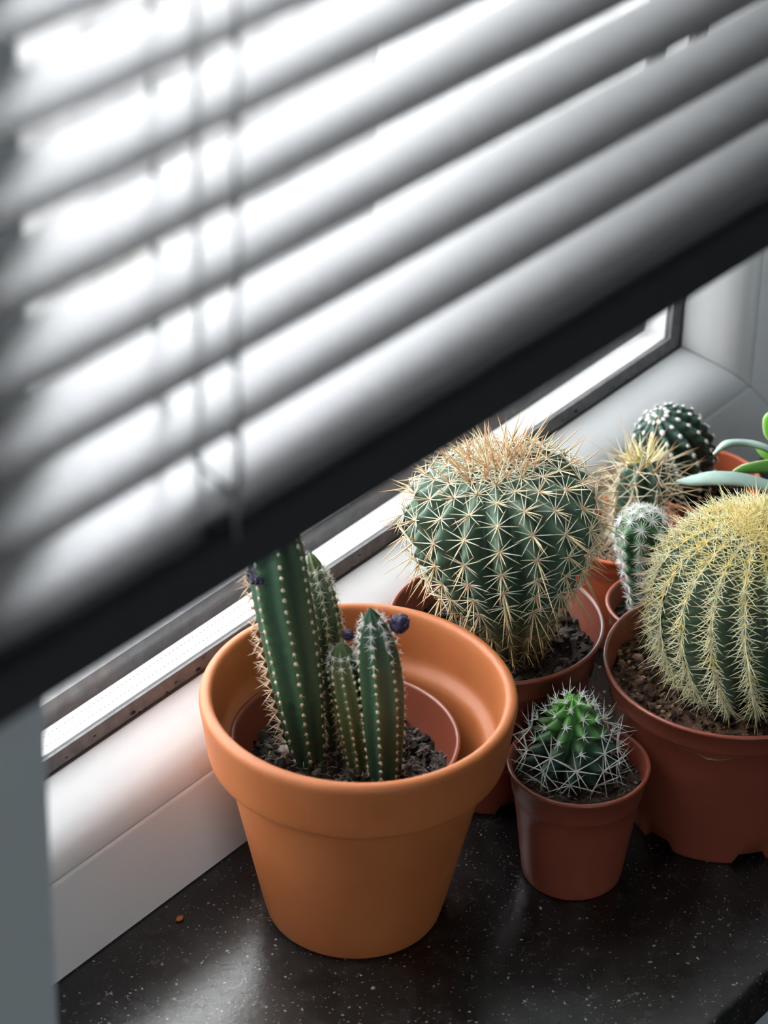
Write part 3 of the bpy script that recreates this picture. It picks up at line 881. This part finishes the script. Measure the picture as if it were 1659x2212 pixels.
mG = rootG.lerp(topG, .5) + Vector((.002, 0, .001))
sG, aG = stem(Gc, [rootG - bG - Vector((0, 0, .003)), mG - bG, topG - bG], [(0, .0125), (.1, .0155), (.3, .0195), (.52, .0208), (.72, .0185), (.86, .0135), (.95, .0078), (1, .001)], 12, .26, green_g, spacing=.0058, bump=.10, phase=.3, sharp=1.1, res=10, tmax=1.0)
wool(sG, aG + [(topG - bG + Vector((.0016 * math.cos(k * 1.26) * (k > 0), .0016 * math.sin(k * 1.26) * (k > 0), -.0006)), Vector((0, 0, 1)), Vector((1, 0, 0)), 1, 1) for k in range(6)], .00135, 'wool_white', sq=.5)
add_spines(radial([a for a in aG], 3, .0017, .00012, 'sp_white', lift=.8, jit=.5), sG, bG, 60)

# --- succulent at the right edge
hS = .052; bS = pot_xy(1800, 1165, hS)
Sc = thing('leafy_succulent', 'green succulent with long thick pale-edged leaves reaching in from the right edge', 'succulent', bS)
plastic_pot(Sc, .0270, hS, .0195, 'plastic_backlit', notch=False)
soil(Sc, .0245, .042, h=.003, n=200, seed=53, crumb=(.0005, .0012))
rootS = Vector((bS.x, bS.y, .042)); topS = vp(1765, 1010, rootS)
v, f = tube(catmull([rootS - bS - Vector((0, 0, .003)), rootS.lerp(topS, .5) - bS + Vector((.002, 0, 0)), topS - bS], 6), .0042, 12, .003)
mk('stalk', v, f, M['leaf'], Sc, True, cols=[(.16, .26, .10)] * len(v))


def leaf(pts_px, widths, thick, face, top, under, edge, away=None):
    """leaf along pixels (tip last); face: direction of its upper side"""
    n = len(pts_px); away = away or [0] * n
    P = catmull([vp(x, y, rootS, aw) - bS for (x, y), aw in zip(pts_px, away)], 8)
    W = np.interp(np.linspace(0, 1, len(P)), np.linspace(0, 1, len(widths)), widths)
    dpx = mmr(1, rootS); v = []; cols = []; f = []; K = 16
    for i, p in enumerate(P):
        d = Vector(P[min(i + 1, len(P) - 1)] - P[max(i - 1, 0)]).normalized(); N = Vector(face); N = (N - d * N.dot(d)).normalized(); S = d.cross(N)
        w_ = W[i] * dpx; th = thick * min(1, w_ / (max(widths) * dpx) + .15)
        for k in range(K):
            a = 2 * PI * k / K; c, s = math.cos(a), math.sin(a)
            y = th * (abs(s) ** .8) * (1 if s > 0 else -1); cup = -.18 * w_ * c * c * 0
            v.append(Vector(p) + S * (w_ * c) + N * (y + cup))
            cols.append(edge if abs(s) < .2 else (top if s > 0 else under))
    for i in range(len(P) - 1):
        for k in range(K): f.append((i * K + k, i * K + (k + 1) % K, (i + 1) * K + (k + 1) % K, (i + 1) * K + k))
    f.append(tuple(range(K))); f.append(tuple(range((len(P) - 1) * K, len(P) * K))[::-1])
    return mk('leaf', v, f, M['leaf'], Sc, True, cols=cols)


PALE = (.36, .50, .45); GRN = (.10, .27, .045); EDG = (.52, .60, .36); BR = (.16, .40, .05)
upv = Vector((0, 0, 1)); tcam = -Vector(ray(1650, 1000)).normalized()
leaf([(1765, 1030), (1710, 1000), (1655, 968), (1610, 957), (1568, 960), (1541, 982)], [7, 10, 12, 12, 11, 3], .0016, upv + tcam * -.2, PALE, GRN, PALE, [0, 0, 0, 0, -.004, -.006])
leaf([(1762, 1025), (1725, 1010), (1690, 1006), (1650, 1008), (1606, 1014), (1572, 1027)], [7, 11, 15, 15, 11, 2], .0016, upv * .3 - tcam + VH * .2, GRN, GRN, EDG, [0, 0, 0, 0, 0, 0])
leaf([(1765, 1080), (1720, 1072), (1665, 1052), (1600, 1036), (1540, 1033), (1490, 1039), (1459, 1040)], [6, 11, 15, 17, 18, 12, 2], .0017, upv + tcam * .6, PALE, GRN, EDG, [-.01] * 7)
leaf([(1745, 1020), (1722, 985), (1700, 955), (1680, 925), (1672, 898), (1671, 886)], [6, 16, 26, 32, 24, 3], .0016, tcam, BR, GRN, EDG, [0, 0, .002, .004, .006, .008])
leaf([(1770, 1010), (1800, 960), (1830, 930), (1850, 915)], [6, 20, 26, 3], .0017, tcam, BR, GRN, EDG)
leaf([(1770, 1040), (1830, 1060), (1880, 1060), (1920, 1050)], [6, 16, 18, 3], .0017, upv + tcam, BR, GRN, EDG)
leaf([(1745, 1012), (1715, 1003), (1680, 992), (1650, 975), (1630, 960)], [7, 13, 17, 12, 3], .0015, tcam + upv * .2, BR, GRN, EDG, [.002, .004, .006, .008, .01])

# ------------------------------------------------------------------ outside, beyond the glass
def building(name, label, x0, x1, y0, y1, z1, m, roof=None, eave=.5):
    t = thing(name, label, 'building', ((x0 + x1) / 2, (y0 + y1) / 2, -3.2))
    L = Vector(t.location)
    v, f = box(x0, x1, y0, y1, -3.2, z1); mk('walls', [Vector(p) - L for p in v], f, m, t)
    if roof:
        zc = z1 + (y1 - y0) * .28; e = .25
        v = [(x0 - e, y0 - e, z1 - .05), (x1 + e, y0 - e, z1 - .05), (x1 + e, y1 + e, z1 - .05), (x0 - e, y1 + e, z1 - .05), (x0 - e, (y0 + y1) / 2, zc), (x1 + e, (y0 + y1) / 2, zc)]
        mk('roof', [Vector(p) - L for p in v], [(0, 1, 5, 4), (2, 3, 4, 5), (0, 4, 3), (1, 2, 5), (0, 3, 2, 1)], roof, t)
    return t


m_brick = mat('brick_red', (.20, .085, .062), .9, col2=(.27, .13, .095), nscale=14)
pc_ = on(1062, 280, 2, -3.2)
building('pale_outbuilding', 'pale weathered outbuilding wall seen through the blind at left', pc_.x - 14, pc_.x, pc_.y, pc_.y + 5, .3, m_pl)
for nm, a, b_, lab in (('brick_border', (1078, 278), (1150, 236), 'low red brick garden border outside, the nearer one seen between the slats'), ('brick_border', (1215, 48), (1330, -15), 'low red brick garden border outside, the farther one seen between the slats')):
    p, q = on(*a, 2, -3.0), on(*b_, 2, -3.0)
    t = thing(nm, lab, 'garden border', (p.x, p.y, -3.2))
    v, f = box(0, q.x - p.x + .6, 0, .075, 0, .2); mk('brickwork', v, f, m_brick, t)
    v, f = box(-.01, q.x - p.x + .61, -.008, .083, .2, .215); mk('coping', v, f, m_brick, t)

# small crumb of clay on the stone
cr_ = on(388, 1986, 2, 0)
v, f = lathe([(.0001, 0), (.0012, .0002), (.0016, .0007), (.0010, .0013), (.0001, .0015)], 9)
o = mk('clay_crumb', [(x * 1.5, y * .8 * (1 + .3 * math.sin(9 * x * 1000)), z) for x, y, z in v], f, M['terracotta'], None, True)
o.location = cr_; o['label'] = 'tiny orange crumb lying on the black stone sill left of the clay pot'; o['category'] = 'crumb'
